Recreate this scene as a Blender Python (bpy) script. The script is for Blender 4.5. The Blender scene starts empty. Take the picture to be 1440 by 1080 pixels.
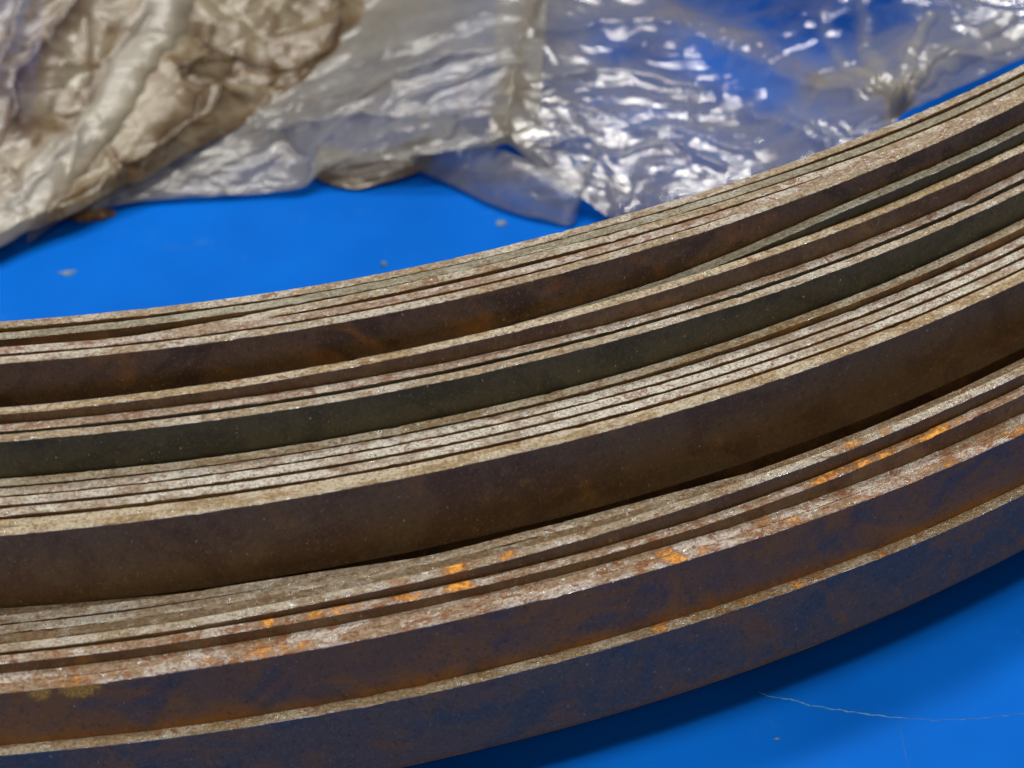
import bpy, math, json
import numpy as np
from mathutils import Matrix, Vector

C = bpy.context.scene.collection
SC = bpy.context.scene
MM = 0.001
COL = Vector((-49.194 * MM, 299.564 * MM, 0))      # axis of the curved strips
R_OUT = 202.739                                    # outer radius of the outermost strip, mm
PITCH = 1.12                                       # strip thickness plus gap, mm

# ------------------------------------------------------------------ camera
cd = bpy.data.cameras.new('camera')
cam = bpy.data.objects.new('camera', cd)
C.objects.link(cam)
r = (0.99826875, -0.03785436, -0.04501717)
u = (0.0588175, 0.6424759, 0.7640453)
b = (0.0, -0.76537034, 0.64359012)
cam.matrix_world = Matrix(((r[0], u[0], b[0], 0), (r[1], u[1], b[1], 0), (r[2], u[2], b[2], 132.5 * MM), (0, 0, 0, 1)))
cd.sensor_width = 36
cd.lens = 63.574
cd.clip_start = 0.005
cd.clip_end = 50
cd.dof.use_dof = True
cd.dof.focus_distance = 0.163
cd.dof.aperture_fstop = 38
cd.dof.aperture_blades = 0
SC.camera = cam

# ------------------------------------------------------------------ world and lamps
w = bpy.data.worlds.new('World')
SC.world = w
w.use_nodes = True
bg = w.node_tree.nodes['Background']
bg.inputs[0].default_value = (1.0, 0.96, 0.9, 1)
bg.inputs[1].default_value = 0.08
SC.view_settings.view_transform = 'Standard'
SC.view_settings.look = 'None'
SC.view_settings.exposure = 0.0
SC.view_settings.gamma = 1.0


def lamp(name, az, el, dist, sx, sy, power, col):
    l = bpy.data.lights.new(name, 'AREA')
    l.shape = 'RECTANGLE'
    l.size, l.size_y, l.energy, l.color = sx, sy, power, col
    o = bpy.data.objects.new(name, l)
    t = Vector((0, 0.17, 0.02))
    a, e = math.radians(az), math.radians(el)
    d = Vector((math.sin(a) * math.cos(e), math.cos(a) * math.cos(e), math.sin(e)))
    o.location = t + d * dist
    o.rotation_euler = d.to_track_quat('Z', 'Y').to_euler()
    C.objects.link(o)
    return o


lamp('ceiling_lamp', 180, 89, 2.0, 1.2, 0.30, 37, (1.0, 0.95, 0.86))
lamp('ceiling_lamp', -12, 68, 2.1, 1.2, 0.22, 32, (1.0, 0.95, 0.87))
lamp('front_fill_light', 196, 40, 3.0, 1.6, 1.2, 15, (1.0, 0.95, 0.88))  # added fill from behind the camera, lifts the dark strip faces

# ------------------------------------------------------------------ node helpers


class NT:
    def __init__(self, name):
        self.m = bpy.data.materials.new(name)
        self.m.use_nodes = True
        self.t = self.m.node_tree
        self.t.nodes.clear()
        self.out = self.t.nodes.new('ShaderNodeOutputMaterial')

    def n(self, typ, **kw):
        nd = self.t.nodes.new('ShaderNode' + typ)
        for k, v in kw.items():
            setattr(nd, k, v)
        return nd

    def l(self, a, b):
        self.t.links.new(a, b)

    def val(self, sock, v):
        if isinstance(v, (int, float, tuple, list)):
            sock.default_value = v if not (isinstance(v, tuple) and len(v) == 3 and sock.type == 'RGBA') else (*v, 1)
        else:
            self.l(v, sock)

    def uv(self, sx=1.0, sy=1.0, rnd=True):
        c = self.n('TexCoord')
        mp = self.n('Mapping')
        self.l(c.outputs['UV'], mp.inputs[0])
        mp.inputs['Scale'].default_value = (sx, sy, 1)
        if rnd:
            oi = self.n('ObjectInfo')
            mu = self.n('Math', operation='MULTIPLY')
            self.l(oi.outputs['Random'], mu.inputs[0])
            mu.inputs[1].default_value = 731.0
            cx = self.n('CombineXYZ')
            self.l(mu.outputs[0], cx.inputs[0])
            self.l(mu.outputs[0], cx.inputs[2])
            self.l(cx.outputs[0], mp.inputs['Location'])
        return mp.outputs[0]

    def noise(self, vec, scale, detail=3.0, rough=0.55, dist=0.0):
        nd = self.n('TexNoise')
        self.l(vec, nd.inputs['Vector'])
        nd.inputs['Scale'].default_value = scale
        nd.inputs['Detail'].default_value = detail
        nd.inputs['Roughness'].default_value = rough
        nd.inputs['Distortion'].default_value = dist
        return nd.outputs['Fac']

    def ramp(self, fac, lo, hi, a=0.0, b=1.0):
        nd = self.n('MapRange', interpolation_type='SMOOTHSTEP')
        self.l(fac, nd.inputs['Value'])
        nd.inputs['From Min'].default_value, nd.inputs['From Max'].default_value = lo, hi
        nd.inputs['To Min'].default_value, nd.inputs['To Max'].default_value = a, b
        return nd.outputs['Result']

    def mix(self, fac, a, b):
        nd = self.n('Mix', data_type='RGBA')
        self.val(nd.inputs[0], fac)
        self.val(nd.inputs[6], a)
        self.val(nd.inputs[7], b)
        return nd.outputs[2]

    def math(self, op, a, b=0.0, c=None, clamp=False):
        nd = self.n('Math', operation=op, use_clamp=clamp)
        self.val(nd.inputs[0], a)
        self.val(nd.inputs[1], b)
        if c is not None:
            self.val(nd.inputs[2], c)
        return nd.outputs[0]

    def attr(self, name):
        nd = self.n('Attribute', attribute_name=name)
        return nd.outputs['Fac']

    def bump(self, h, strength, dist, normal=None):
        nd = self.n('Bump')
        nd.inputs['Strength'].default_value = strength
        nd.inputs['Distance'].default_value = dist
        self.l(h, nd.inputs['Height'])
        if normal is not None:
            self.l(normal, nd.inputs['Normal'])
        return nd.outputs[0]

    def pbr(self, col, rough, metal=0.0, normal=None, spec=0.5):
        p = self.n('BsdfPrincipled')
        self.val(p.inputs['Base Color'], col)
        self.val(p.inputs['Roughness'], rough)
        self.val(p.inputs['Metallic'], metal)
        p.inputs['Specular IOR Level'].default_value = spec
        if normal is not None:
            self.l(normal, p.inputs['Normal'])
        return p.outputs[0]

    def done(self, sh):
        self.l(sh, self.out.inputs[0])
        return self.m


# ------------------------------------------------------------------ materials
def edge_mat(name, tan, pale, rust, pale_amt, rust_amt, metal=0.68, rough=0.33):
    """sheared top edge of a strip: bare tan steel, paler scraped patches, rust blotches and pits, orange bloom where 'rust' is set"""
    k = NT(name)
    v1 = k.uv(0.55, 1.0)
    v2 = k.uv(1.0, 1.3)
    v3 = k.uv(0.10, 0.8)
    big = k.noise(v1, 0.32, 4, 0.62)
    fine = k.noise(v2, 2.3, 6, 0.72, 0.4)
    lines = k.noise(v3, 5.0, 3, 0.6)
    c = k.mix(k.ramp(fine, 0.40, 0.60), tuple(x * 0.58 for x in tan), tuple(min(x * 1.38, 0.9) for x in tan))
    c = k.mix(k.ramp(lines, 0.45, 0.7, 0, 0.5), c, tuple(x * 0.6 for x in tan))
    c = k.mix(k.math('MULTIPLY', k.ramp(big, 0.62 - pale_amt * 0.30, 0.68 - pale_amt * 0.22), k.ramp(fine, 0.36, 0.54)), c, pale)
    bl = k.noise(k.uv(0.7, 1.0), 0.9, 6, 0.72, 0.6)
    c = k.mix(k.math('MULTIPLY', k.ramp(bl, 0.64 - rust_amt * 0.25, 0.70 - rust_amt * 0.22), 0.85), c, rust)
    pit = k.noise(v2, 2.7, 4, 0.7)
    c = k.mix(k.ramp(pit, 0.55, 0.66, 0, 0.6), c, (0.10, 0.048, 0.025))
    gl = k.noise(k.uv(0.65, 1.2), 2.1, 4, 0.62)
    glint = k.ramp(gl, 0.57, 0.65)
    c = k.mix(k.math('MULTIPLY', glint, 0.8), c, tuple(min(0.97, x * 1.4) for x in pale))
    ra = k.attr('rust')
    on = k.noise(k.uv(0.55, 1.1), 1.1, 6, 0.75, 0.6)
    od = k.math('ADD', ra, k.math('MULTIPLY', k.math('SUBTRACT', on, 0.5), 2.4))
    od = k.math('ADD', od, k.math('MULTIPLY', k.math('SUBTRACT', k.noise(v2, 3.4, 3, 0.7), 0.5), 1.3))
    c = k.mix(k.ramp(od, 0.15, 0.6, 0, 0.75), c, (0.30, 0.115, 0.035))
    rn = k.ramp(od, 0.40, 0.90, 0, 0.92)
    oc = k.mix(k.ramp(k.noise(v2, 2.0, 5, 0.75), 0.36, 0.60), (0.42, 0.14, 0.02), (0.92, 0.44, 0.06))
    c = k.mix(rn, c, oc)
    m = k.math('MULTIPLY', k.math('SUBTRACT', 1.0, rn), k.ramp(fine, 0.35, 0.6, metal - 0.25, metal + 0.2))
    rr = k.math('ADD', k.ramp(glint, 0, 1, rough + 0.1, rough - 0.08), k.math('MULTIPLY', rn, 0.2))
    h = k.math('ADD', k.math('ADD', fine, k.math('MULTIPLY', lines, 0.4)), k.math('ADD', k.math('MULTIPLY', gl, 0.8), k.math('MULTIPLY', pit, -0.8)))
    nrm = k.bump(h, 1.0, 0.0003)
    return k.done(k.pbr(c, rr, m, nrm))


def face_mat(name, base, second, rust, sec_amt, rust_amt, rough=0.48, metal=0.3, spec=0.4):
    """rolled outer face: dark scale, mottled second tone, matt rust film, small pits and bright nicks"""
    k = NT(name)
    v = k.uv(0.95, 1.0)
    vg = k.uv(1.3, 1.0)
    a = k.noise(v, 0.15, 5, 0.55, 0.7)
    c = k.mix(k.ramp(a, 0.62 - sec_amt * 0.3, 0.72 - sec_amt * 0.25), base, second)
    bnz = k.noise(v, 0.16, 7, 0.62, 0.9)
    rf = k.ramp(bnz, 0.66 - rust_amt * 0.32, 0.84 - rust_amt * 0.28, 0, 0.8)
    c = k.mix(rf, c, rust)
    g_ = k.noise(vg, 1.2, 6, 0.75, 0.3)
    c = k.mix(k.ramp(g_, 0.50, 0.70, 0, 0.40), c, tuple(x * 0.45 for x in second))
    f = k.noise(vg, 3.4, 3, 0.65)
    c = k.mix(k.ramp(f, 0.56, 0.66, 0, 0.6), c, tuple(x * 1.8 for x in base))
    c = k.mix(k.ramp(k.noise(vg, 2.2, 3, 0.6), 0.60, 0.68, 0, 0.6), c, tuple(x * 0.35 for x in base))
    sp = k.noise(k.uv(1.6, 1.0), 1.7, 3, 0.5)
    nick = k.ramp(sp, 0.70, 0.735, 0, 0.8)
    c = k.mix(nick, c, (0.55, 0.38, 0.24))
    ra = k.attr('rust')
    rn = k.ramp(k.math('ADD', ra, k.math('MULTIPLY', k.math('SUBTRACT', g_, 0.5), 2.0)), 0.45, 0.75, 0, 0.95)
    c = k.mix(rn, c, k.mix(k.ramp(f, 0.4, 0.6), (0.60, 0.22, 0.02), (0.95, 0.48, 0.04)))
    m = k.math('MULTIPLY', k.math('SUBTRACT', 1.0, k.math('MAXIMUM', rn, k.math('MULTIPLY', rf, 0.8))), metal)
    rr = k.math('ADD', k.ramp(g_, 0.3, 0.7, rough - 0.06, rough + 0.14), k.math('MULTIPLY', rf, 0.12))
    nrm = k.bump(k.math('ADD', k.math('ADD', g_, k.math('MULTIPLY', f, 0.35)), k.math('MULTIPLY', sp, 0.6)), 0.06, 0.00008)
    return k.done(k.pbr(c, rr, m, nrm, spec))


EDGE = {
    'tan': edge_mat('steel_edge_tan', (0.55, 0.44, 0.31), (0.82, 0.76, 0.66), (0.32, 0.16, 0.085), 0.5, 0.3),
    'dull': edge_mat('steel_edge_shaded', (0.28, 0.20, 0.12), (0.44, 0.38, 0.30), (0.18, 0.09, 0.045), 0.25, 0.3),  # darker tan: shade put into the colour for the sunken strips
    'greygreen': edge_mat('steel_edge_grey', (0.44, 0.40, 0.30), (0.60, 0.58, 0.48), (0.26, 0.16, 0.09), 0.4, 0.05),
    'pinkish': edge_mat('steel_edge_pinkish', (0.55, 0.42, 0.32), (0.82, 0.75, 0.68), (0.36, 0.17, 0.11), 0.5, 0.42),
    'pale': edge_mat('steel_edge_pale', (0.60, 0.50, 0.39), (0.94, 0.91, 0.82), (0.37, 0.20, 0.14), 0.72, 0.38),
    'gold': edge_mat('steel_edge_gold', (0.58, 0.44, 0.27), (0.85, 0.75, 0.59), (0.36, 0.18, 0.085), 0.5, 0.25),
    'rusty': edge_mat('steel_edge_rusty', (0.52, 0.38, 0.26), (0.88, 0.81, 0.75), (0.36, 0.15, 0.065), 0.5, 0.48),
}
FACE = {
    'brown': face_mat('steel_face_brown', (0.185, 0.100, 0.040), (0.105, 0.058, 0.026), (0.36, 0.135, 0.020), 0.5, 0.50),
    'black': face_mat('steel_face_black', (0.088, 0.076, 0.040), (0.058, 0.052, 0.030), (0.18, 0.085, 0.03), 0.5, 0.12),
    'chocolate': face_mat('steel_face_chocolate', (0.200, 0.120, 0.052), (0.160, 0.086, 0.040), (0.36, 0.165, 0.035), 0.5, 0.36),
    'blue': face_mat('steel_face_blued', (0.20, 0.122, 0.066), (0.125, 0.108, 0.082), (0.33, 0.130, 0.03), 0.48, 0.60, 0.46, 0.15, 0.35),
    'violet': face_mat('steel_face_violet', (0.26, 0.118, 0.040), (0.155, 0.098, 0.062), (0.38, 0.140, 0.016), 0.40, 0.68, 0.48, 0.12, 0.35),
}


def floor_mat():
    k = NT('blue_painted_floor')
    c = k.n('TexCoord').outputs['Object']
    n1 = k.noise(c, 14, 4, 0.6)
    n2 = k.noise(c, 220, 4, 0.65)
    col = k.mix(k.ramp(n1, 0.35, 0.65), (0.0005, 0.078, 0.39), (0.0007, 0.105, 0.51))
    col = k.mix(k.ramp(n2, 0.60, 0.75, 0, 0.25), col, (0.03, 0.14, 0.42))
    dirt = k.noise(c, 60, 6, 0.7, 0.5)
    col = k.mix(k.ramp(dirt, 0.62, 0.80, 0, 0.35), col, (0.06, 0.12, 0.25))
    for a_, sc_, th_ in ((0.5, 420.0, 0.70), (-0.9, 500.0, 0.715), (1.9, 380.0, 0.71)):   # faint scuffs
        mp = k.n('Mapping')
        k.l(c, mp.inputs[0])
        mp.inputs['Rotation'].default_value = (0, 0, a_)
        mp.inputs['Scale'].default_value = (0.06, 1, 1)
        col = k.mix(k.ramp(k.noise(mp.outputs[0], sc_, 3, 0.6), th_, th_ + 0.06, 0, 0.28), col, (0.02, 0.20, 0.62))
    rr = k.ramp(n2, 0.3, 0.7, 0.42, 0.6)
    nrm = k.bump(k.noise(c, 900, 3, 0.6), 0.25, 0.00006)
    return k.done(k.pbr(col, rr, 0.0, nrm, 0.035))


def film_mat(name, white, dirt, dark, base_haze, dirt_amt, rough, trans=0.4, gloss=1.7):
    """thin polyethylene film: clear part lets the place behind through, milky haze and dirt scatter, both sides glossy"""
    k = NT(name)
    c = k.n('TexCoord').outputs['Object']
    n1 = k.noise(c, 60, 5, 0.62, 0.6)
    n2 = k.noise(c, 260, 5, 0.66, 0.8)
    n3 = k.noise(c, 1300, 3, 0.6)
    da = k.attr('dirt')
    dk = k.attr('dark')
    gy = k.attr('grey')
    col = k.mix(k.ramp(k.math('ADD', n1, k.math('MULTIPLY', k.math('SUBTRACT', n2, 0.5), 0.7)), 0.62 - dirt_amt * 0.3, 0.80 - dirt_amt * 0.3), white, dirt)
    col = k.mix(k.math('MULTIPLY', da, k.ramp(n2, 0.25, 0.6), clamp=True), col, dirt)
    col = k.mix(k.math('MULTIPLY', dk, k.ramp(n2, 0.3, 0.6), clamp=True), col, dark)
    col = k.mix(k.math('MULTIPLY', gy, 0.85, clamp=True), col, (0.36, 0.345, 0.31))
    hz = k.attr('haze')
    fac = k.math('ADD', hz, k.math('MULTIPLY', k.math('SUBTRACT', n2, 0.5), 0.5))
    fac = k.math('ADD', fac, base_haze)
    fac = k.math('ADD', fac, k.math('MULTIPLY', k.math('SUBTRACT', n3, 0.5), 0.2), clamp=True)
    df = k.n('BsdfDiffuse')
    k.l(col, df.inputs[0])
    tl = k.n('BsdfTranslucent')
    k.l(col, tl.inputs[0])
    ms = k.n('MixShader')
    ms.inputs[0].default_value = trans
    k.l(df.outputs[0], ms.inputs[1])
    k.l(tl.outputs[0], ms.inputs[2])
    tr = k.n('BsdfTransparent')
    tr.inputs[0].default_value = (0.95, 0.95, 0.94, 1)
    m2 = k.n('MixShader')
    k.l(fac, m2.inputs[0])
    k.l(tr.outputs[0], m2.inputs[1])
    k.l(ms.outputs[0], m2.inputs[2])
    nrm = k.bump(k.math('ADD', n2, k.math('MULTIPLY', n3, 0.15)), 0.25, 0.0004)
    gl = k.n('BsdfGlossy')
    gl.inputs['Color'].default_value = (1, 1, 1, 1)
    k.val(gl.inputs['Roughness'], k.ramp(n2, 0.3, 0.7, rough * 0.7, rough * 1.5))
    k.l(nrm, gl.inputs['Normal'])
    fr = k.n('Fresnel')
    fr.inputs[0].default_value = 1.5
    k.l(nrm, fr.inputs[1])
    fm = k.math('MULTIPLY', fr.outputs[0], gloss, clamp=True)
    m3 = k.n('MixShader')
    k.l(fm, m3.inputs[0])
    k.l(m2.outputs[0], m3.inputs[1])
    k.l(gl.outputs[0], m3.inputs[2])
    return k.done(m3.outputs[0])


def plain_mat(name, c1, c2, scale, rough):
    k = NT(name)
    c = k.n('TexCoord').outputs['Object']
    n = k.noise(c, scale, 4, 0.65)
    return k.done(k.pbr(k.mix(k.ramp(n, 0.35, 0.65), c1, c2), rough, 0, k.bump(n, 0.6, 0.0003)))


M_FLOOR = floor_mat()
M_CLEAR = film_mat('clear_plastic_film', (0.30, 0.285, 0.255), (0.24, 0.20, 0.14), (0.16, 0.11, 0.07), 0.0, 0.2, 0.11, 0.4, 1.15)
M_MILKY = film_mat('milky_plastic_film', (0.31, 0.30, 0.275), (0.24, 0.20, 0.15), (0.16, 0.11, 0.07), 0.04, 0.15, 0.18, 0.4, 0.6)
M_DIRTY = film_mat('dirty_plastic_film', (0.27, 0.225, 0.150), (0.135, 0.085, 0.040), (0.05, 0.028, 0.013), -0.02, 0.5, 0.24, 0.25, 0.6)
M_SCRAP = film_mat('brown_stained_film', (0.20, 0.14, 0.08), (0.12, 0.075, 0.04), (0.05, 0.03, 0.02), 0.0, 0.6, 0.3)
M_FLAKE = plain_mat('rust_flake', (0.30, 0.15, 0.04), (0.08, 0.045, 0.02), 900, 0.8)
M_FLECK = plain_mat('paint_fleck', (0.13, 0.20, 0.26), (0.06, 0.12, 0.20), 1500, 0.7)
M_SCRATCH = plain_mat('scratched_paint', (0.035, 0.17, 0.32), (0.11, 0.23, 0.26), 900, 0.7)
M_CRACK = plain_mat('cracked_paint', (0.01, 0.07, 0.22), (0.02, 0.10, 0.30), 900, 0.7)

# ------------------------------------------------------------------ mesh helpers


def mesh_obj(name, co, quads, mats, uv=None, mat_idx=None, attrs=None, smooth=True, parent=None):
    me = bpy.data.meshes.new(name)
    me.from_pydata([tuple(p) for p in co], [], [tuple(q) for q in quads])
    for m in mats:
        me.materials.append(m)
    if mat_idx is not None:
        me.polygons.foreach_set('material_index', np.asarray(mat_idx, dtype=np.int32))
    if uv is not None:
        lay = me.uv_layers.new(name='UVMap')
        lay.data.foreach_set('uv', np.asarray(uv, dtype=np.float32).ravel())
    for k, v in (attrs or {}).items():
        a = me.attributes.new(k, 'FLOAT', 'POINT')
        a.data.foreach_set('value', np.asarray(v, dtype=np.float32))
    me.polygons.foreach_set('use_smooth', np.full(len(me.polygons), smooth))
    me.update()
    o = bpy.data.objects.new(name, me)
    C.objects.link(o)
    if parent is not None:
        o.parent = parent
    return o


def tag(o, label, cat, group=None):
    o['label'] = label
    o['category'] = cat
    if group:
        o['group'] = group
    return o


rng = np.random.default_rng(7)
PERM = rng.permutation(4096)
GR = rng.uniform(0, 2 * np.pi, 4096)


def perlin(x, y, seed=0):
    xi, yi = np.floor(x).astype(int), np.floor(y).astype(int)
    xf, yf = x - xi, y - yi
    uu, vv = xf * xf * xf * (xf * (xf * 6 - 15) + 10), yf * yf * yf * (yf * (yf * 6 - 15) + 10)

    def g(ix, iy, dx, dy):
        a = GR[PERM[(PERM[(ix + seed * 131) & 4095] + iy) & 4095]]
        return np.cos(a) * dx + np.sin(a) * dy
    n00, n10 = g(xi, yi, xf, yf), g(xi + 1, yi, xf - 1, yf)
    n01, n11 = g(xi, yi + 1, xf, yf - 1), g(xi + 1, yi + 1, xf - 1, yf - 1)
    return (n00 * (1 - uu) + n10 * uu) * (1 - vv) + (n01 * (1 - uu) + n11 * uu) * vv


def fbm1(x, seed):
    return sum(perlin(x * 2 ** k, np.full_like(x, 3.7 + k), seed + k) / 2 ** k for k in range(4))


# ------------------------------------------------------------------ floor (setting)
bm_co = [(-3, -3, 0), (3, -3, 0), (3, 3, 0), (-3, 3, 0)]
floor = mesh_obj('floor', bm_co, [(0, 1, 2, 3)], [M_FLOOR], smooth=False)
floor['kind'] = 'structure'


def ribbon(name, pts, width, z, mat, parent=None, seed=1, rag=0.6):
    """thin raised ragged mark following pts (mm): a low ridge with a real section"""
    P = np.array(pts, float)
    d = np.r_[0, np.cumsum(np.linalg.norm(np.diff(P[:, :2], axis=0), axis=1))]
    n = max(12, int(d[-1] / 0.12))
    s = np.linspace(0, d[-1], n)
    x, y = np.interp(s, d, P[:, 0]), np.interp(s, d, P[:, 1])
    x = x + 0.10 * fbm1(s * 0.9, seed)
    y = y + 0.16 * fbm1(s * 0.9, seed + 9)
    tx, ty = np.gradient(x), np.gradient(y)
    L = np.hypot(tx, ty) + 1e-9
    nx, ny = -ty / L, tx / L
    wd = width * np.clip(0.35 + rag * 2.2 * np.abs(fbm1(s * 1.7, seed + 3)), 0.12, 1.6) * np.clip(np.minimum(s, d[-1] - s) / 0.6, 0.05, 1)
    co, q = [], []
    for i in range(n):
        for k, hh in ((-0.5, 0.0), (-0.2, 1.0), (0.2, 1.0), (0.5, 0.0)):
            co.append(((x[i] + nx[i] * wd[i] * k) * MM, (y[i] + ny[i] * wd[i] * k) * MM, z * hh * MM + 0.000004))
    for i in range(n - 1):
        for k in range(3):
            a = i * 4 + k
            q.append((a, a + 4, a + 5, a + 1))
    return mesh_obj(name, co, q, [mat], parent=parent)


scr = [(21.32, 110.67), (22.55, 109.89), (24.16, 109.51), (26.0, 108.6), (28.53, 107.9), (31.05, 107.21), (33.25, 106.71), (34.6, 106.42)]
ribbon('paint_scratch', scr, 0.16, 0.03, M_SCRATCH, floor, 2)
ribbon('paint_crack', [(33.9, 106.55), (35.4, 106.3), (37.37, 105.98), (41.29, 105.94), (45.3, 106.22), (49.4, 106.84), (56, 108.6)], 0.17, 0.03, M_CRACK, floor, 5, 0.3)
ribbon('paint_crack', [(33.51, 106.35), (33.65, 104.44), (33.56, 101.77), (33.4, 98.8)], 0.12, 0.03, M_CRACK, floor, 8, 0.3)

# ------------------------------------------------------------------ steel strips
# name: (index from the inside, [(angle, height of top edge in mm) ...])
STRIPS = json.loads('''{"B1": [0, [[0.0334, 38.935], [0.188, 38.64], [0.3674, 38.908], [0.5763, 38.955]]], "B2": [1, [[0.0339, 38.575], [0.187, 38.608], [0.3642, 38.912], [0.5701, 38.632]]], "B3b": [3, [[0.0359, 38.716], [0.1851, 38.423], [0.358, 38.746]]], "B4": [4, [[0.0366, 38.613], [0.1842, 38.308], [0.3549, 38.715], [0.5503, 39.511]]], "B5b": [6, [[0.0339, 34.976], [0.1804, 35.078], [0.3491, 35.425], [0.5415, 35.871]]], "B6": [7, [[0.0336, 34.095], [0.1788, 33.842], [0.3463, 33.564], [0.5376, 33.618]]], "B7": [8, [[0.0343, 33.884], [0.1778, 33.54], [0.3434, 33.344], [0.5321, 33.215]]], "B8": [9, [[0.0303, 29.934], [0.1746, 29.673], [0.3407, 29.564], [0.5293, 29.893]]], "B9": [10, [[0.0311, 29.865], [0.1738, 29.63], [0.3379, 29.242], [0.5244, 28.998]]], "B10": [11, [[0.032, 29.848], [0.173, 29.558], [0.3352, 29.097], [0.5191, 28.733]]], "B11": [12, [[0.0327, 29.682], [0.1721, 29.379], [0.3324, 28.964], [0.5137, 28.568]]], "B12b": [14, [[0.0342, 29.547], [0.1708, 29.611], [0.327, 29.469], [0.5024, 29.286]]], "C5": [19, [[0.0293, 21.687], [0.1632, 22.669], [0.3145, 23.43], [0.4814, 23.94]]], "D": [20, [[0.03, 21.539], [0.1621, 22.003], [0.3121, 21.896], [0.4776, 22.583]]], "F": [23, [[0.024, 14.039], [0.1556, 13.945], [0.3052, 13.914], [0.4705, 13.393]]], "E2": [22, [[0.0304, 20.429], [0.1601, 20.873], [0.3072, 20.836], [0.4698, 20.346]]], "E1": [21, [[0.0304, 20.429], [0.1601, 20.873], [0.3072, 20.836], [0.4698, 20.346]]], "B3a": [2, [[0.036, 37.2], [0.1861, 38.549], [0.361, 38.917], [0.5637, 38.487]]], "B5a": [5, [[0.036, 31.5], [0.182, 33.1], [0.27, 34.3], [0.3548, 35.027], [0.4573, 36.728], [0.5464, 37.088]]], "B12a": [13, [[0.0324, 29.393], [0.1719, 29.169], [0.3322, 28.749], [0.5133, 28.431]]], "C1": [15, [[0.0246, 21.297], [0.165, 20.3], [0.32, 18.5], [0.5, 17.5]]], "C2": [16, [[0.0258, 21.555], [0.1654, 21.895], [0.32, 19.2], [0.5, 18.5]]], "C3": [17, [[0.0266, 21.526], [0.1649, 22.228], [0.3218, 22.482], [0.49, 19.5]]], "C4": [18, [[0.0276, 21.595], [0.1643, 22.404], [0.3193, 22.973], [0.4912, 23.469]]]}''')
ORANGE = {  # (angle, spread in rad, strength) of orange rust bloom on the top edge
    'D': [(0.43, 0.07, .36, 4, 9), (0.19, 0.05, .28, 4, 9), (0.140, 0.004, .75, 4, 9), (0.174, 0.012, .6, 4, 9), (0.200, 0.007, .55, 4, 9), (0.222, 0.007, 1.0, 4, 9), (0.160, 0.005, .5, 4, 9), (0.394, 0.011, .75, 4, 9), (0.412, 0.006, .7, 4, 9), (0.424, 0.006, .6, 4, 9), (0.452, 0.012, .75, 4, 9), (0.468, 0.006, .6, 4, 9)],
    'C5': [(0.2213, 0.006, .9, 4, 9), (0.2447, 0.005, .8, 4, 9), (0.1966, 0.006, .5, 4, 9), (0.41, 0.008, .5, 4, 9), (0.429, 0.006, .55, 4, 9)],
    'E2': [(0.44, 0.09, .30, 4, 9), (0.13, 0.05, .28, 4, 9), (0.06, 0.012, .5, 4, 9), (0.140, 0.016, .6, 4, 9), (0.1518, 0.006, .6, 4, 9), (0.3154, 0.006, .85, 4, 9), (0.327, 0.005, .5, 4, 9), (0.3717, 0.008, .45, 4, 9), (0.4537, 0.008, .5, 4, 9), (0.4945, 0.010, .6, 4, 9), (0.046, 0.006, 1.0, 2, 4), (0.0615, 0.009, 1.25, 2, 4)],
    'E1': [(0.133, 0.012, .4, 4, 9), (0.312, 0.006, .6, 4, 9), (0.36, 0.01, .4, 4, 9), (0.48, 0.012, .4, 4, 9)],
    'F': [(0.37, 0.06, .30, 4, 9), (0.3068, 0.006, .65, 4, 9), (0.3721, 0.006, .75, 4, 9), (0.3848, 0.005, .5, 4, 9), (0.349, 0.012, .4, 4, 9), (0.4165, 0.008, .4, 4, 9)],
}


def top_profile(pts, th):
    a = np.array([p[0] for p in pts])
    z = np.array([p[1] for p in pts])
    o = np.argsort(a)
    a, z = a[o], z[o]
    m = np.gradient(z, a)
    m[0] *= 0.6
    m[-1] *= 0.6
    t = np.clip(th, a[0], a[-1])
    k = np.clip(np.searchsorted(a, t, side='right') - 1, 0, len(a) - 2)
    h = a[k + 1] - a[k]
    s = (t - a[k]) / h
    r_ = (2 * s**3 - 3 * s**2 + 1) * z[k] + (s**3 - 2 * s**2 + s) * h * m[k] + (-2 * s**3 + 3 * s**2) * z[k + 1] + (s**3 - s**2) * h * m[k + 1]
    # ease out beyond the measured range
    e = np.where(th < a[0], (th - a[0]), np.where(th > a[-1], th - a[-1], 0))
    sl = np.where(th < a[0], m[0], m[-1])
    return r_ + sl * 0.15 * np.tanh(e / 0.15)


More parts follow.
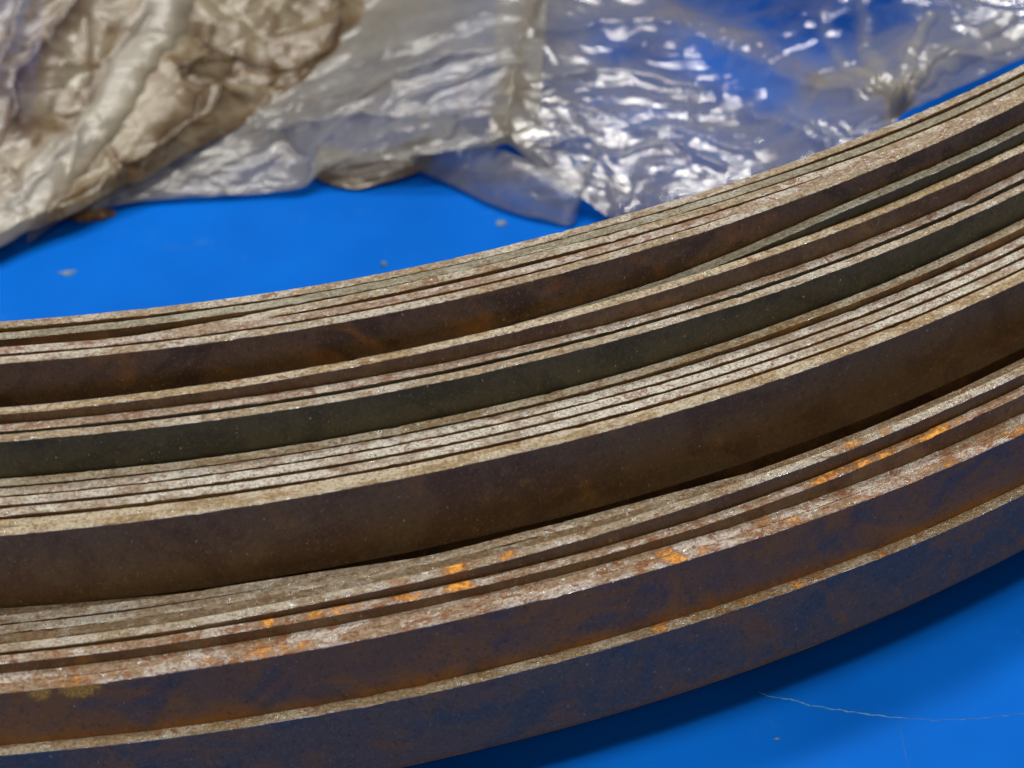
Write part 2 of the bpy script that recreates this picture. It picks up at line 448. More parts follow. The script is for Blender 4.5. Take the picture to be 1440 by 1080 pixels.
def strip(key, idx, pts, edge, face, bottom, label, cut):
    ro = R_OUT - (23 - idx) * PITCH
    t = {'E1': 1.08, 'E2': 1.10, 'F': 1.08}.get(key, 0.93)
    th = np.unique(np.concatenate([np.linspace(-2.9 + cut, -0.12, 150), np.linspace(-0.12, 0.74, 900), np.linspace(0.74, 2.9 + cut, 120)]))
    n = len(th)
    zt = top_profile(pts, th)
    s = th * ro
    zt = zt + 0.018 * fbm1(s * 1.3, idx * 7 + 1) + 0.05 * fbm1(s * 0.12, idx * 7 + 2)
    for q in rng.uniform(-0.1, 0.72, 14):               # nicks and burrs along the sheared edge
        zt = zt + rng.choice([-1, -1, 0.6]) * rng.uniform(0.03, 0.11) * np.exp(-((th - q) / rng.uniform(0.0009, 0.0035)) ** 2)
    wob = 0.045 * fbm1(s * 0.07, idx * 5 + 3)
    bv = 0.07
    j1, j2 = 0.03 * fbm1(s * 2.1, idx * 3 + 11), 0.02 * fbm1(s * 2.1, idx * 3 + 12)
    zb = zt - 8.75 if bottom < 0 else np.full(n, bottom)
    # section, walked from the outer foot up over the top edge to the inner foot
    hs = (zt - bv - zb)
    sec = [(np.zeros(n), zb, 0), (np.zeros(n), zt - 2.2, 0), (np.zeros(n), zt - 0.7, 0), (np.zeros(n), zt - bv + j1, 0),
           (np.full(n, -0.022), zt - 0.022 + j1 * .5, 1), (np.full(n, -bv), zt, 1),
           (np.full(n, -t * .5), zt + 0.01, 1), (np.full(n, -t + bv), zt, 1), (np.full(n, -t + 0.022), zt - 0.022 + j2 * .5, 1),
           (np.full(n, -t), zt - bv + j2, 0), (np.full(n, -t), zb, 0)]
    K = len(sec)
    co = np.zeros((n, K, 3))
    vv = np.zeros((n, K))
    for k, (dr, z, _) in enumerate(sec):
        rr = ro + dr + wob
        co[:, k, 0] = (rr * np.sin(th)) * MM + COL.x
        co[:, k, 1] = (-rr * np.cos(th)) * MM + COL.y
        co[:, k, 2] = z * MM
        if k:
            vv[:, k] = vv[:, k - 1] + np.hypot(dr - sec[k - 1][0], z - sec[k - 1][1])
    i = np.arange(n - 1)
    quads, midx, uv = [], [], []
    a0 = np.arange(n * K).reshape(n, K)
    mat_of = [0, 0, 0, 1, 1, 1, 1, 1, 1, 0, 0]
    for k in range(K):
        k2 = (k + 1) % K
        q = np.stack([a0[:-1, k], a0[1:, k], a0[1:, k2], a0[:-1, k2]], 1)
        quads.append(q)
        midx.append(np.full(n - 1, mat_of[k]))
        v1 = vv[:, k]
        v2 = vv[:, k2] if k2 else vv[:, k] + t
        uv.append(np.stack([np.stack([s[:-1], v1[:-1]], 1), np.stack([s[1:], v1[1:]], 1), np.stack([s[1:], v2[1:]], 1), np.stack([s[:-1], v2[:-1]], 1)], 1))
    quads = np.concatenate(quads).tolist()
    midx = np.concatenate(midx).tolist()
    uv = np.concatenate(uv).reshape(-1, 2).tolist()
    # the two cut ends
    for e, rev in ((0, False), (n - 1, True)):
        f = list(a0[e]) if not rev else list(a0[e][::-1])
        quads.append(f)
        midx.append(0)
        uv += [(vv[e][j % K], s[e]) for j in range(K)]
    rust = np.zeros((n, K))
    for c, wdt, st, lo, hi in ORANGE.get(key, []):
        rust[:, lo:hi] = np.maximum(rust[:, lo:hi], (st * np.exp(-((th - c) / wdt) ** 2))[:, None])
    o = mesh_obj('steel_strip', co.reshape(-1, 3), quads, [FACE[face], EDGE[edge]], uv=uv, mat_idx=midx, attrs={'rust': rust.ravel()})
    sm = np.zeros(len(quads), dtype=bool)
    o.data.polygons.foreach_set('use_smooth', sm)
    tag(o, label, 'steel strip', 'curved steel strips nested on the blue floor')
    return o


LOOK = {  # key: edge finish (dull has shade painted in), face finish, foot height mm, label
    'B1': ('tan', 'brown', 0.06, 'innermost steel strip, its soft tan edge against the blue floor inside the curve'),
    'B2': ('greygreen', 'brown', 0.06, 'steel strip with a smooth grey-green edge, right next to the innermost strip'),
    'B3a': ('tan', 'brown', 0.06, 'tan edged strip just outside the grey-green one, sinking out of sight at the left'),
    'B3b': ('pinkish', 'brown', 0.06, 'speckled pinkish strip covering the sunken one at left, beside the topmost wide brown face'),
    'B4': ('tan', 'brown', 0.06, 'steel strip showing the topmost wide face, dark brown with orange-brown rust'),
    'B5a': ('greygreen', 'black', 0.06, 'smooth pale grey strip rising into view only on the right, below the topmost brown face'),
    'B5b': ('gold', 'chocolate', 0.06, 'single tan edged strip lying directly under the topmost wide brown face'),
    'B6': ('pinkish', 'black', 0.06, 'upper strip of the pinkish pair above the black-green face'),
    'B7': ('tan', 'black', 0.06, 'steel strip whose wide outer face is black-green, in the middle of the stack'),
    'B8': ('gold', 'brown', 0.06, 'first tan strip below the black-green face, drawing apart from the pale ones at right'),
    'B9': ('pale', 'brown', 0.06, 'mottled pale strip second below the black-green face'),
    'B10': ('pale', 'brown', 0.06, 'whitest edged strip, in the middle of the pale group'),
    'B11': ('pale', 'brown', 0.06, 'white and rust spotted strip just above the dark slot over the widest brown face'),
    'B12a': ('gold', 'brown', 0.06, 'inner half of the doubled golden edge above the widest brown face'),
    'B12b': ('gold', 'chocolate', -1, 'steel strip with the widest brown face, crossing the middle of the picture'),
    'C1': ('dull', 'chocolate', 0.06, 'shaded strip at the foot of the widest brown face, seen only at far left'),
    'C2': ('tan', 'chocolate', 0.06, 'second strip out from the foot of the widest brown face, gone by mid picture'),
    'C3': ('tan', 'chocolate', 0.06, 'middle strip of the flush group of five under the widest brown face'),
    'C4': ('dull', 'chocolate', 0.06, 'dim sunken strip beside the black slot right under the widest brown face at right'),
    'C5': ('tan', 'chocolate', 0.06, 'outer strip of the flush group under the widest brown face, above the narrow dark band'),
    'D': ('rusty', 'chocolate', 1.2, 'narrow strip with the brightest orange rust patches along its edge'),
    'E1': ('rusty', 'violet', 3.5, 'inner strip of the tight rusty pair above the upper blue-brown face'),
    'E2': ('rusty', 'violet', 3.5, 'strip whose face is the upper of the two blue-brown faces, rusty along its edge'),
    'F': ('gold', 'blue', 5.3, 'outermost lowest steel strip with a blued face and thin golden edge'),
}
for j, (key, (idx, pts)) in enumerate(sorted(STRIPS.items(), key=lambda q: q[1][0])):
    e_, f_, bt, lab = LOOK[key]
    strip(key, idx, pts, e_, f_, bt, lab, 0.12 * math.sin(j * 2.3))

# ------------------------------------------------------------------ plastic film
FILM = json.loads('''{"SH":{"dirty":[[[-106,168,60],[-96,171,48],[-86,174,22],[-71.72,177.28,2.5],[-67.22,183.65,1.2],[-63.33,187.07,1.5],[-58.46,190.82,2],[-54.16,193.14,2.5],[-49.55,196.94,3],[-43.77,200.47,4],[-38.36,203.97,5],[-33.01,208.75,5.5],[-27.52,213.68,6],[-22.87,218.22,6],[-17.02,221.31,6.5],[-13.09,226.71,7],[-8.01,234.5,7.5],[-2.61,247.21,8]],[[-106,175,66],[-96,178,54],[-86,181,28],[-75.4,182.04,5.7],[-71.01,188.69,4.4],[-67.15,192.25,4.7],[-62.29,196.15,5.2],[-58.0,198.56,5.7],[-53.4,202.53,6.2],[-47.62,206.21,7.2],[-42.2,209.86,8.2],[-36.86,214.85,8.7],[-31.38,220.02,9.2],[-26.75,224.79,9.2],[-20.86,228.03,9.7],[-16.95,233.71,10.2],[-11.89,241.91,10.7],[-6.56,255.34,11.2]],[[-107,184,74],[-97,187,62],[-87,190,36],[-80.18,189.35,10.5],[-75.94,196.47,9.2],[-72.12,200.25,9.5],[-67.29,204.4,10],[-62.99,206.97,10.5],[-58.41,211.2,11],[-52.61,215.12,12],[-47.18,219.03,13],[-41.86,224.39,13.5],[-36.37,229.94,14],[-31.75,235.09,14],[-25.81,238.59,14.5],[-21.91,244.74,15],[-16.89,253.65,15.5],[-11.64,268.29,16]],[[-108,196,86],[-98,199,74],[-88,202,48],[-85.49,198.57,18.5],[-81.52,206.4,17.2],[-77.79,210.52,17.5],[-73.04,215.05,18],[-68.76,217.84,18.5],[-64.26,222.47,19],[-58.48,226.76,20],[-53.06,231.03,21],[-47.8,236.95,21.5],[-42.37,243.12,22],[-37.8,248.87,22],[-31.81,252.77,22.5],[-27.97,259.66,23],[-23.01,269.7,23.5],[-17.94,286.32,24]],[[-109,213,98],[-99,216,86],[-89,219,60],[-88.84,203.97,32.5],[-85.42,212.72,31.2],[-81.95,217.21,31.5],[-77.47,222.14,32],[-73.36,225.17,32.5],[-69.1,230.24,33],[-63.54,234.88,34],[-58.32,239.52,35],[-53.33,246.11,35.5],[-48.15,253.01,36],[-43.81,259.53,36],[-37.96,263.92,36.5],[-34.34,271.74,37],[-29.67,283.26,37.5],[-25.04,302.61,38]],[[-110,238,94],[-100,241,82],[-90,244,56],[-89.59,207.95,44.5],[-86.69,217.69,43.2],[-83.45,222.57,43.5],[-79.21,227.94,44],[-75.26,231.22,44.5],[-71.23,236.77,45],[-65.86,241.81,46],[-60.81,246.87,47],[-56.06,254.21,47.5],[-51.11,261.95,48],[-46.97,269.37,48],[-41.23,274.31,48.5],[-37.78,283.24,49],[-33.36,296.54,49.5],[-29.11,319.23,50]]],"left":[[[-60.46,190.01,0.5],[-55.82,195.56,0.6],[-47.75,197.86,0.8],[-38.48,198.21,0.8],[-30.07,198.19,1],[-25.94,198.3,1.3],[-22.99,199.87,2.5],[-16.77,199.1,4],[-9.28,198.61,5],[-3.72,198.58,5.5],[0.45,199.32,5.5],[5.62,201.32,5.5]],[[-60.64,194.36,3.0],[-55.99,200.11,3.1],[-47.86,202.48,3.3],[-38.52,202.85,3.3],[-30.04,202.83,3.5],[-25.88,202.94,3.8],[-22.9,204.55,5.0],[-16.63,203.74,6.5],[-9.09,203.22,7.5],[-3.48,203.18,8.0],[0.72,203.95,8.0],[5.95,206.03,8.0]],[[-60.9,201.28,5.0],[-56.19,207.33,5.1],[-47.92,209.82,5.3],[-38.41,210.21,5.3],[-29.77,210.18,5.5],[-25.54,210.31,5.8],[-22.51,212.0,7.0],[-16.13,211.15,8.5],[-8.45,210.6,9.5],[-2.74,210.57,10.0],[1.54,211.37,10.0],[6.87,213.57,10.0]],[[-62.04,213.06,6.5],[-57.21,219.61,6.6],[-48.66,222.32,6.8],[-38.81,222.74,6.8],[-29.87,222.72,7],[-25.49,222.86,7.3],[-22.36,224.72,8.5],[-15.76,223.83,10],[-7.81,223.26,11],[-1.89,223.23,11.5],[2.55,224.11,11.5],[8.08,226.5,11.5]],[[-64.07,232.9,7.5],[-58.99,240.33,7.6],[-49.95,243.42,7.8],[-39.49,243.89,7.8],[-30.0,243.88,8],[-25.35,244.06,8.3],[-22.04,246.25,9.5],[-15.03,245.33,11],[-6.59,244.74,12],[-0.3,244.75,12.5],[4.43,245.75,12.5],[10.33,248.47,12.5]],[[-69.07,269.66,6.5],[-63.53,278.8,6.6],[-53.49,282.64,6.8],[-41.83,283.22,6.8],[-31.26,283.24,7],[-26.08,283.5,7.3],[-22.41,286.42,8.5],[-14.61,285.53,10],[-5.18,284.98,11],[1.85,285.07,11.5],[7.16,286.31,11.5],[13.79,289.7,11.5]]],"right":[[[-0.99,197.61,5.5],[0.88,198.42,5.5],[4.78,194.2,4.5],[9.67,190.26,3],[13.9,186.94,1.5],[17.5,184.25,1.5],[21.32,182.69,2],[27.49,182.93,3],[34.46,183.16,5],[41.43,184.19,8],[46.35,186.17,11],[49.27,188.18,13],[52.62,190.29,13.5],[57.28,193.48,13.5],[63.25,196.44,14],[71.68,200.1,15]],[[-0.7,203.54,7.7],[1.19,204.39,7.7],[5.14,199.98,6.7],[10.09,195.87,5.2],[14.36,192.43,3.7],[18.0,189.63,3.7],[21.86,188.0,4.2],[28.11,188.24,5.2],[35.16,188.46,7.2],[42.22,189.51,10.2],[47.2,191.56,13.2],[50.17,193.64,15.2],[53.58,195.85,15.7],[58.33,199.18,15.7],[64.4,202.27,16.2],[72.97,206.11,17.2]],[[0.15,212.8,9.7],[2.09,213.7,9.7],[6.12,209.0,8.7],[11.17,204.62,7.2],[15.53,200.96,5.7],[19.24,197.98,5.7],[23.18,196.25,6.2],[29.56,196.51,7.2],[36.77,196.75,9.2],[44.0,197.87,12.2],[49.13,200.07,15.2],[52.18,202.29,17.2],[55.71,204.65,17.7],[60.6,208.21,17.7],[66.86,211.52,18.2],[75.71,215.63,19.2]],[[1.17,227.14,11.5],[3.19,228.14,11.5],[7.37,222.95,10.5],[12.6,218.11,9],[17.11,214.07,7.5],[20.93,210.82,7.5],[25.0,208.95,8],[31.63,209.24,9],[39.12,209.54,11],[46.65,210.83,14],[52.02,213.3,17],[55.24,215.8,19],[58.94,218.4,19.5],[64.09,222.32,19.5],[70.67,225.99,20],[79.99,230.57,21]],[[3.02,250.39,12.5],[5.19,251.53,12.5],[9.61,245.5,11.5],[15.15,239.86,10],[19.9,235.17,8.5],[23.94,231.46,8.5],[28.24,229.35,9],[35.29,229.74,10],[43.28,230.19,12],[51.34,231.84,15],[57.16,234.87,18],[60.69,237.88,20],[64.71,240.93,20.5],[70.3,245.45,20.5],[77.45,249.73,21],[87.59,255.13,22]],[[5.67,294.5,10.5],[8.12,295.94,10.5],[13.05,288.17,9.5],[19.22,280.86,8],[24.48,274.77,6.5],[28.95,270.18,6.5],[33.74,267.66,7],[41.67,268.3,8],[50.69,269.2,10],[59.91,271.78,13],[66.69,276.15,16],[70.88,280.36,18],[75.56,284.31,18.5],[82.06,290.04,18.5],[90.39,295.6,19],[102.25,302.75,20]]],"flap":[[[-11.94,201.99,1],[-5.89,197.26,0.7],[-0.49,192.12,0.7],[4.83,188.87,0.7],[9.0,187.66,0.7],[9.88,189.72,1.5],[10.98,190.92,3]],[[-10.99,204.05,3.5],[-4.96,199.23,3.2],[0.43,194.0,3.2],[5.73,190.69,3.2],[9.89,189.46,3.2],[10.77,191.55,4.0],[11.88,192.74,5.5]],[[-10.08,207.81,5.5],[-4.03,202.86,5.2],[1.38,197.48,5.2],[6.7,194.08,5.2],[10.88,192.81,5.2],[11.77,194.95,6.0],[12.88,196.17,7.5]]],"scrap":[[[-24.68,201.57,0.6],[-21.32,199.35,0.5],[-18.49,198.55,0.5],[-15.69,199.27,0.6],[-12.89,200.17,0.7],[-9.12,201.99,0.8]],[[-24.37,203.62,1.7],[-20.99,201.36,1.6],[-18.15,200.55,1.6],[-15.35,201.28,1.7],[-12.53,202.19,1.8],[-8.75,204.05,1.9]],[[-24.02,207.69,2.2],[-20.6,205.36,2.1],[-17.73,204.53,2.1],[-14.89,205.29,2.2],[-12.04,206.22,2.3],[-8.22,208.13,2.4]]]},"CR":{"dirty":[["grey",[[-43.79,226.14],[-44.82,222.3],[-47.92,216.75],[-50.01,211.0],[-51.37,207.44],[-55.58,201.81],[-59.21,195.34],[-62.82,189.71],[-65.68,185.53]],3.2,2.6],["brown",[[-40.66,221.7],[-37.85,218.87],[-33.02,217.89],[-26.81,216.92]],1.2,-1.3],["brown",[[-42.09,215.03],[-38.77,216.26],[-35.29,218.57],[-30.48,217.81]],1.0,1.0],["brown",[[-35.2,216.76],[-38.01,213.5],[-40.23,208.03],[-44.05,204.14],[-46.56,199.61]],1.3,-1.2],["brown",[[-35.82,211.64],[-39.15,205.52],[-43.71,202.66],[-49.27,197.94]],1.2,1.2],["brown",[[-21.45,230.96],[-21.27,224.9],[-22.65,220.28],[-25.62,217.19]],1.6,1.6],["brown",[[-46.09,222.74],[-49.1,218.06],[-51.56,213.9],[-55.69,205.69]],1.6,-1.2],["brown",[[-55.35,223.89],[-56.35,220.69],[-59.89,214.9],[-62.47,210.26],[-62.4,204.56]],1.8,1.4],["dark",[[-9.02,233.46],[-13.06,227.38],[-15.42,223.12],[-19.09,223.85]],1.6,-1.6],["dark",[[-6.34,237.89],[-10.06,231.13],[-15.15,223.5]],1.2,1.2],["plain",[[-62.64,222.23],[-63.1,216.82],[-64.82,209.96]],1.5,1.4],["brown",[[-41.15,214.57],[-35.92,214.9],[-30.43,214.96],[-25.86,215.38]],0.7,-0.8],["brown",[[-41.4,213.99],[-36.93,212.59],[-33.08,210.99]],0.6,-0.6],["brown",[[-41.73,213.68],[-38.67,217.38],[-38.15,222.98]],0.6,0.7],["brown",[[-38.31,204.01],[-34.55,207.32],[-29.47,211.89]],1.1,-0.8],["brown",[[-45.81,200.24],[-41.03,204.36],[-37.51,210.27]],1.6,0.6],["plain",[[-49.42,198.61],[-43.63,202.32],[-37.6,206.14]],0.7,0.8],["plain",[[-61.04,188.95],[-55.83,193.33],[-50.92,197.71]],0.6,0.7],["plain",[[-62.17,192.78],[-57.07,199.59],[-53.8,204.76]],0.7,0.8],["brown",[[-55.69,205.69],[-57.47,199.53],[-61.94,193.76]],1.2,-0.8],["plain",[[-56.73,213.64],[-52.59,214.57],[-51.85,215.08]],0.5,0.6]],"left":[["plain",[[-30.11,205.04],[-21.37,206.44],[-12.68,209.96],[0.77,213.3]],1.2,1.0],["plain",[[-26.33,209.76],[-16.55,209.63],[-5.08,211.6],[2.51,212.53]],1.0,0.8],["plain",[[-31.96,206.41],[-25.38,205.63],[-18.58,204.93],[-12.74,202.86],[-5.44,202.41]],0.9,0.9],["plain",[[-25.33,200.82],[-21.49,203.73],[-16.66,204.7]],0.9,0.9],["plain",[[-28.21,204.33],[-24.31,201.13],[-25.76,198.47]],0.8,-0.7],["plain",[[-12.84,204.83],[-7.12,207.32],[-0.46,209.81],[4.22,210.46]],1.0,0.9],["plain",[[-13.07,200.0],[-5.54,200.52],[2.01,201.12]],1.0,-0.7],["plain",[[-14.62,216.63],[-6.96,217.43],[3.05,224.52]],1.2,0.9]],"right":[["plain",[[6.02,216.96],[10.38,218.46],[15.44,220.7],[23.27,220.9],[28.34,213.22],[33.9,206.4],[39.18,198.4],[43.85,192.79]],1.1,1.6],["plain",[[7.57,208.7],[13.84,210.79],[19.5,209.89],[24.81,206.38],[33.38,201.72]],1.0,1.2],["plain",[[34.94,198.88],[38.26,192.83],[40.83,188.26]],0.8,1.0],["plain",[[32.19,198.27],[36.4,193.28],[39.73,188.05]],0.8,1.0],["plain",[[5.48,196.39],[8.23,196.82],[11.39,197.32]],0.8,0.9],["plain",[[18.45,198.63],[22.48,197.67],[26.93,194.62],[31.94,190.85]],0.8,0.8],["plain",[[14.51,195.0],[19.98,196.02],[23.42,194.25],[27.56,190.17]],0.8,0.8],["tan",[[22.16,234.48],[23.99,226.06],[27.22,219.81],[33.96,211.63],[38.92,202.94],[43.26,195.62],[49.1,189.33]],2.6,1.4],["tan",[[7.75,229.02],[5.29,220.39],[3.81,214.1],[2.5,207.16],[1.04,198.72]],1.5,1.4],["grey",[[49.1,189.33],[44.18,200.88],[43.81,213.22]],1.0,0.9],["grey",[[49.1,189.33],[47.11,201.38],[49.1,214.32]],1.0,0.9],["grey",[[49.1,189.33],[51.4,195.89],[56.26,204.9]],1.0,0.9],["grey",[[49.1,189.33],[54.71,197.29],[65.96,203.72]],1.2,1.0],["grey",[[49.36,189.74],[55.33,195.72],[67.49,201.36]],1.2,0.8],["plain",[[7.01,207.65],[9.5,203.79],[11.52,198.33],[13.33,193.29],[14.59,188.44]],0.6,0.5],["plain",[[14.53,187.43],[18.24,191.46]],0.5,0.6]]},"HZ":{"blue":[[32.36,229.23],[37.83,219.85],[43.2,211.9],[47.7,211.83],[43.22,224.14]],"blue2":[[17.03,216.82],[22.6,214.21],[28.69,207.96],[35.22,202.06]]}}''')


def hermite_rows(P, n):
    d = np.r_[0, np.cumsum(np.linalg.norm(np.diff(P, axis=0), axis=1))]
    s = np.linspace(0, d[-1], n)
    m = np.gradient(P, d, axis=0)
    k = np.clip(np.searchsorted(d, s, side='right') - 1, 0, len(d) - 2)
    h = d[k + 1] - d[k]
    t = ((s - d[k]) / h)[:, None]
    h = h[:, None]
    return (2*t**3-3*t**2+1)*P[k] + (t**3-2*t**2+t)*h*m[k] + (-2*t**3+3*t**2)*P[k+1] + (t**3-t**2)*h*m[k+1]


def loft(rows, nu, nv):
    A = np.array([hermite_rows(np.array(r_, float), nu) for r_ in rows])
    k = A.shape[0]
    for j in range(1, k):                              # corners of the front edge fade out further back
        wdt = int(nu * min(0.05 * j, 0.14))
        ker = np.hanning(2 * wdt + 3)[1:-1]
        ker /= ker.sum()
        for c in range(3):
            pad = np.concatenate([2 * A[j, 0, c] - A[j, wdt:0:-1, c], A[j, :, c], 2 * A[j, -1, c] - A[j, -2:-wdt - 2:-1, c]])
            A[j, :, c] = np.convolve(pad, ker, 'valid')
    t = np.linspace(0, 1, nv) ** 1.25 * (k - 1)        # finer rows near the front edge
    i = np.clip(t.astype(int), 0, k - 2)
    f = (t - i)[:, None, None]
    M = np.gradient(A, axis=0)
    return (2*f**3-3*f**2+1)*A[i] + (f**3-2*f**2+f)*M[i] + (-2*f**3+3*f**2)*A[i+1] + (f**3-f**2)*M[i+1]


def seg_dist(X, Y, pl):
    best = np.full(X.shape, 1e9)
    for (x0, y0), (x1, y1) in zip(pl[:-1], pl[1:]):
        dx, dy = x1 - x0, y1 - y0
        L = dx * dx + dy * dy + 1e-9
        t = np.clip(((X - x0) * dx + (Y - y0) * dy) / L, 0, 1)
        best = np.minimum(best, np.hypot(X - x0 - t * dx, Y - y0 - t * dy))
    return best


def facets(X, Y, size, seed, stretch=(1, 1, 0)):
    """crumple: sharp creases between nearly flat facets (difference of distances to scattered points)"""
    a = stretch[2]
    xs = (X * math.cos(a) + Y * math.sin(a)) / (size * stretch[0])
    ys = (-X * math.sin(a) + Y * math.cos(a)) / (size * stretch[1])
    xs = xs + 0.35 * perlin(xs * 0.8, ys * 0.8, seed + 5)
    ys = ys + 0.35 * perlin(xs * 0.8 + 9, ys * 0.8, seed + 6)
    xi, yi = np.floor(xs).astype(int), np.floor(ys).astype(int)
    best = np.full(X.shape, -1e9)
    for ox in (-1, 0, 1):
        for oy in (-1, 0, 1):
            cx, cy = xi + ox, yi + oy
            h = PERM[(PERM[(cx + seed * 57) & 4095] + cy) & 4095]
            h2 = PERM[(h + 1237) & 4095]
            h3 = PERM[(h2 + 733) & 4095]
            px, py = cx + h / 4096.0, cy + h2 / 4096.0
            gx, gy = np.cos(GR[h3]) * 0.75, np.sin(GR[h3]) * 0.75
            dx, dy = xs - px, ys - py
            best = np.maximum(best, 0.35 + gx * dx + gy * dy - (dx * dx + dy * dy) * 0.9 + h3 / 4096.0 * 0.3)
    return best * size


def film(name, key, nu, nv, amp, stretch, mat, haze, parent, seed, creases, hazefn=None, wave=0.7, ncr=60, crlen=14, facet=(), folds=(), grime=False):
    Gd = loft(FILM['SH'][key], nu, nv)
    X, Y = Gd[..., 0], Gd[..., 1]
    h = np.zeros_like(X)
    for sz, am in facet:
        h += amp * am * facets(X, Y, sz, seed + int(sz * 3), stretch)
    h += amp * wave * perlin(X / 13, Y / 13, seed + 2)
    for dang, la, lc, am in folds:
        a = stretch[2] + dang
        P_ = X * np.cos(a) + Y * np.sin(a)
        Q_ = -X * np.sin(a) + Y * np.cos(a) + 4.5 * perlin(X / 19, Y / 19, seed + 4) + 0.9 * perlin(X / 5, Y / 5, seed + 14)
        h += amp * am * (0.5 - 1.6 * np.abs(perlin(P_ / la, Q_ / lc, seed + int(lc * 10))))
    dirt, dark, grey = np.zeros_like(X), np.zeros_like(X), np.zeros_like(X)
    hz = np.full_like(X, haze)
    wx = X + 0.8 * perlin(X / 3, Y / 3, seed + 21)
    wy = Y + 0.8 * perlin(X / 3 + 7, Y / 3, seed + 22)
    rg = np.random.default_rng(seed)
    lo, hi = Gd.reshape(-1, 3).min(0), Gd.reshape(-1, 3).max(0)
    for _ in range(ncr):                               # many random small creases
        c = Gd[rg.integers(0, nv), rg.integers(0, nu)]
        a = stretch[2] + rg.normal(0, 0.6)
        L = rg.uniform(0.25, 1) * crlen
        pl = [(c[0] - math.cos(a) * L / 2, c[1] - math.sin(a) * L / 2), (c[0] + rg.normal(0, .8), c[1] + rg.normal(0, .8)), (c[0] + math.cos(a) * L / 2, c[1] + math.sin(a) * L / 2)]
        d = seg_dist(wx, wy, pl)
        along = np.clip(1 - np.hypot(X - c[0], Y - c[1]) / (L * .6), 0, 1)
        wd = rg.uniform(0.15, 0.9)
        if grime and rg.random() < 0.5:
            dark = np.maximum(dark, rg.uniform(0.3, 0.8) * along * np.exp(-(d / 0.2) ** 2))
        h += rg.choice([-1, 1]) * rg.uniform(.2, .55) * amp * along * np.exp(-d / wd)
        hz += 0.10 * along * np.exp(-(d / 0.25) ** 2)
    for kind, pl, wd, hh in creases:
        d = seg_dist(wx, wy, pl)
        if kind == 'grey':
            h += hh * np.sqrt(np.clip(1 - (d / wd) ** 2, 0, 1)) * (0.42 if wd > 2 else 0.5)
            grey = np.maximum(grey, np.clip(1.25 - d / wd, 0, 1) * (1.0 if wd > 2 else 0.35))
            hz += (0.5 if wd > 2 else 0.22) * np.exp(-(d / wd) ** 2)
        else:
            h += hh * np.exp(-d / wd)
        if kind == 'brown':
            dirt = np.maximum(dirt, np.exp(-(d / (wd * 1.5)) ** 2))
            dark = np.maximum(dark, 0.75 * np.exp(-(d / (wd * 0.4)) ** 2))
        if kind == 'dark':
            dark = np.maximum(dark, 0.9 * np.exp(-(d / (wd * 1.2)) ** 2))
        if kind == 'tan':
            hz += 0.32 * np.exp(-(d / wd) ** 2)
            dirt = np.maximum(dirt, 0.6 * np.exp(-(d / wd) ** 2))
    if hazefn:
        hz = hazefn(X, Y, hz)
    # keep the front edge near where it lies, and never below the floor
    v = np.linspace(0, 1, nv)[:, None]
    h = h * np.clip(0.45 + v * 14, 0, 1)
    Z = np.maximum(Gd[..., 2] + h, 0.12 + 0.1 * (perlin(X, Y, seed + 8) + 0.5))
    co = np.stack([X, Y, Z], -1).reshape(-1, 3) * MM
    a0 = np.arange(nu * nv).reshape(nv, nu)
    q = np.stack([a0[:-1, :-1], a0[:-1, 1:], a0[1:, 1:], a0[1:, :-1]], -1).reshape(-1, 4).tolist()
    return mesh_obj(name, co, q, [mat], attrs={'haze': np.clip(hz, 0.02, 1).ravel(), 'dirt': dirt.ravel(), 'dark': dark.ravel(), 'grey': grey.ravel()}, parent=parent)


def blob(X, Y, pl, rad):
    return np.exp(-(np.clip(seg_dist(X, Y, pl) - rad * 0.4, 0, None) / (rad * 0.7)) ** 2)


CRS = FILM['CR']


def haze_right(X, Y, hz):
    hz = hz - 0.45 * blob(X, Y, FILM['HZ']['blue'], 9) - 0.28 * blob(X, Y, FILM['HZ']['blue2'], 4)
    return hz + 0.22 * perlin(X / 7, Y / 4, 91)


def haze_left(X, Y, hz):
    return hz + 0.2 * perlin(X / 9, Y / 5, 92)


clear = bpy.data.objects.new('plastic_film', None)
C.objects.link(clear)
tag(clear, 'crumpled clear plastic film with bright glints lying behind the strips at top right', 'plastic film')
film('film_sheet', 'left', 420, 260, 1.0, (2.6, 0.8, 0.25), M_MILKY, 0.64, clear, 11, CRS['left'], haze_left, ncr=60,
     facet=((6, .05), (2.6, .05)), folds=((0, 30, 4.2, .5), (.2, 18, 2.2, .20), (-.25, 12, 1.2, .07)))
film('film_sheet', 'right', 520, 300, 1.0, (2.6, 0.8, -0.35), M_CLEAR, 0.55, clear, 23, CRS['right'], haze_right, ncr=90,
     facet=((6, .06), (2.6, .05), (1.3, .02)), wave=1.3, folds=((0, 34, 4.2, .36), (.22, 22, 2.3, .22), (-.2, 14, 1.1, .06), (.1, 10, .6, .025)))
film('film_flap', 'flap', 160, 90, 0.45, (1.6, 0.8, -0.3), M_MILKY, 0.36, clear, 31, [], None, ncr=20, crlen=8,
     facet=((4, .06),), folds=((0, 14, 3.0, .4), (.3, 8, 1.4, .12)))
dirty = film('plastic_film', 'dirty', 620, 420, 1.1, (1.8, 0.8, 0.75), M_DIRTY, 0.86, None, 41, CRS['dirty'], None, ncr=260, crlen=16,  # unseen left and back rows heaped up to throw shade
             facet=((8, .08), (3.5, .05), (1.6, .015)), folds=((0, 26, 6.5, .7), (.5, 14, 3.4, .18), (-.4, 9, 1.4, .05)), grime=True)
tag(dirty, 'dirty brown stained plastic sheet crumpled at top left, with a grey fold across it', 'plastic film')
scrap = film('film_scrap', 'scrap', 140, 60, 0.5, (1.5, 0.8, 0.2), M_SCRAP, 0.93, None, 53, [], None, ncr=20, crlen=6,
              facet=((3, .08),), folds=((0, 8, 2.0, .3),))
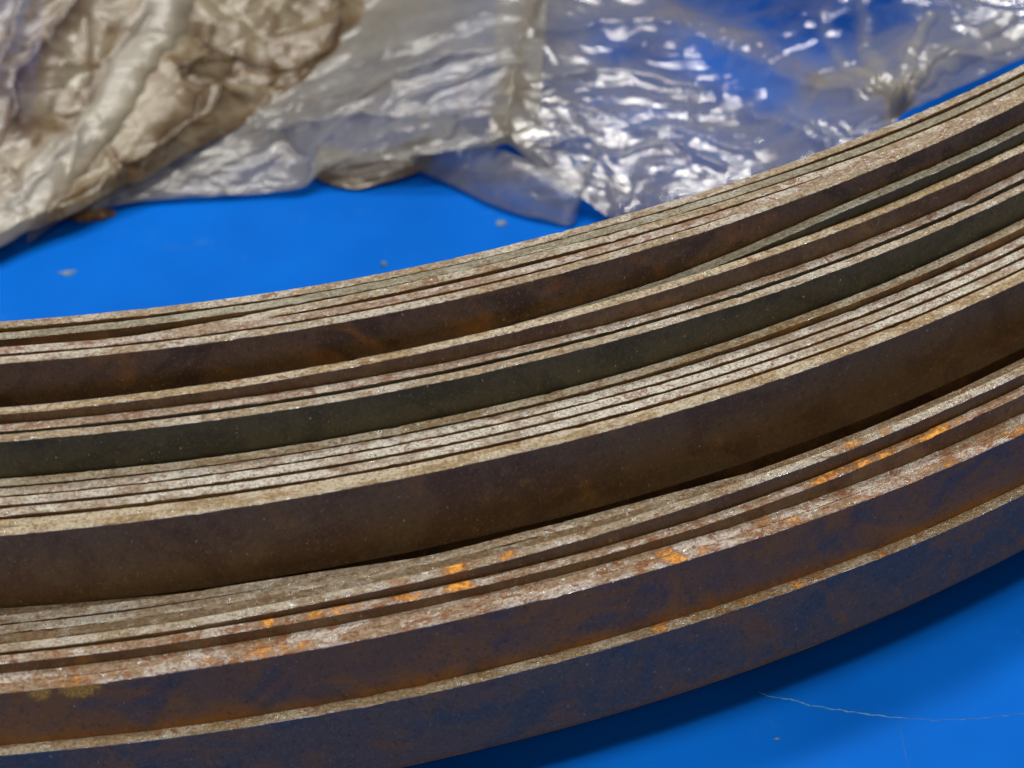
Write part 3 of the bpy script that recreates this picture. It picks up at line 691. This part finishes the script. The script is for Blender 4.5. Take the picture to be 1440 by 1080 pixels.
tag(scrap, 'dark brown stained scrap peeking out under the lifted clear film edge', 'plastic scrap')

# ------------------------------------------------------------------ small debris


def chip(name, x, y, z, rx, ry, hh, rot, mat, seed, label, cat, tilt=0.0):
    """a small irregular flake: jagged rim, domed top, flat foot"""
    rg = np.random.default_rng(seed)
    n = 18
    ang = np.linspace(0, 2 * np.pi, n, endpoint=False)
    rr = 1 + 0.45 * rg.uniform(-1, 1, n)
    co = []
    for sc_, z_ in ((0.94, 0.0), (1.0, hh * 0.35), (0.7, hh * 0.85)):
        for i in range(n):
            a, q = rx * rr[i] * sc_ * math.cos(ang[i]), ry * rr[i] * sc_ * math.sin(ang[i])
            zz = z_ + (rg.uniform(-.15, .15) * hh if z_ else 0) + tilt * a
            co.append((a * math.cos(rot) - q * math.sin(rot), a * math.sin(rot) + q * math.cos(rot), zz))
    co.append((0, 0, hh))
    co.append((0, 0, 0))
    f = []
    for k in range(2):
        for i in range(n):
            j = (i + 1) % n
            f.append((k * n + i, k * n + j, (k + 1) * n + j, (k + 1) * n + i))
    for i in range(n):
        j = (i + 1) % n
        f.append((2 * n + i, 2 * n + j, 3 * n))
        f.append((j, i, 3 * n + 1))
    o = mesh_obj(name, [(p[0] * MM, p[1] * MM, p[2] * MM) for p in co], f, [mat], smooth=False)
    o.location = (x * MM, y * MM, z * MM)
    return tag(o, label, cat)


chip('rust_flake', -53.2, 196.0, 0.1, 3.0, 0.8, 1.0, 0.1, M_FLAKE, 3, 'brown rust flake sticking out under the edge of the dirty plastic sheet', 'rust flake', 0.0)
chip('paint_fleck', -54.72, 184.33, 0.006, 0.95, 0.5, 0.12, 0.0, M_FLECK, 5, 'dull grey fleck on the blue floor below the dirty plastic sheet', 'fleck')
chip('paint_fleck', -15.0, 182.04, 0.006, 0.42, 0.42, 0.3, 0.4, M_FLECK, 6, 'small pale fleck on the blue floor close to the innermost steel strip', 'fleck')
chip('paint_fleck', 22.3, 104.9, 0.006, 0.22, 0.2, 0.1, 0.3, M_FLECK, 12, 'tiny speck on the blue floor below the pale scratch, in front of the strips', 'fleck')
chip('paint_fleck', -0.16, 189.28, 0.006, 0.75, 0.75, 0.25, 0.9, M_FLECK, 8, 'round grey fleck on the blue floor just in front of the film flap', 'fleck')
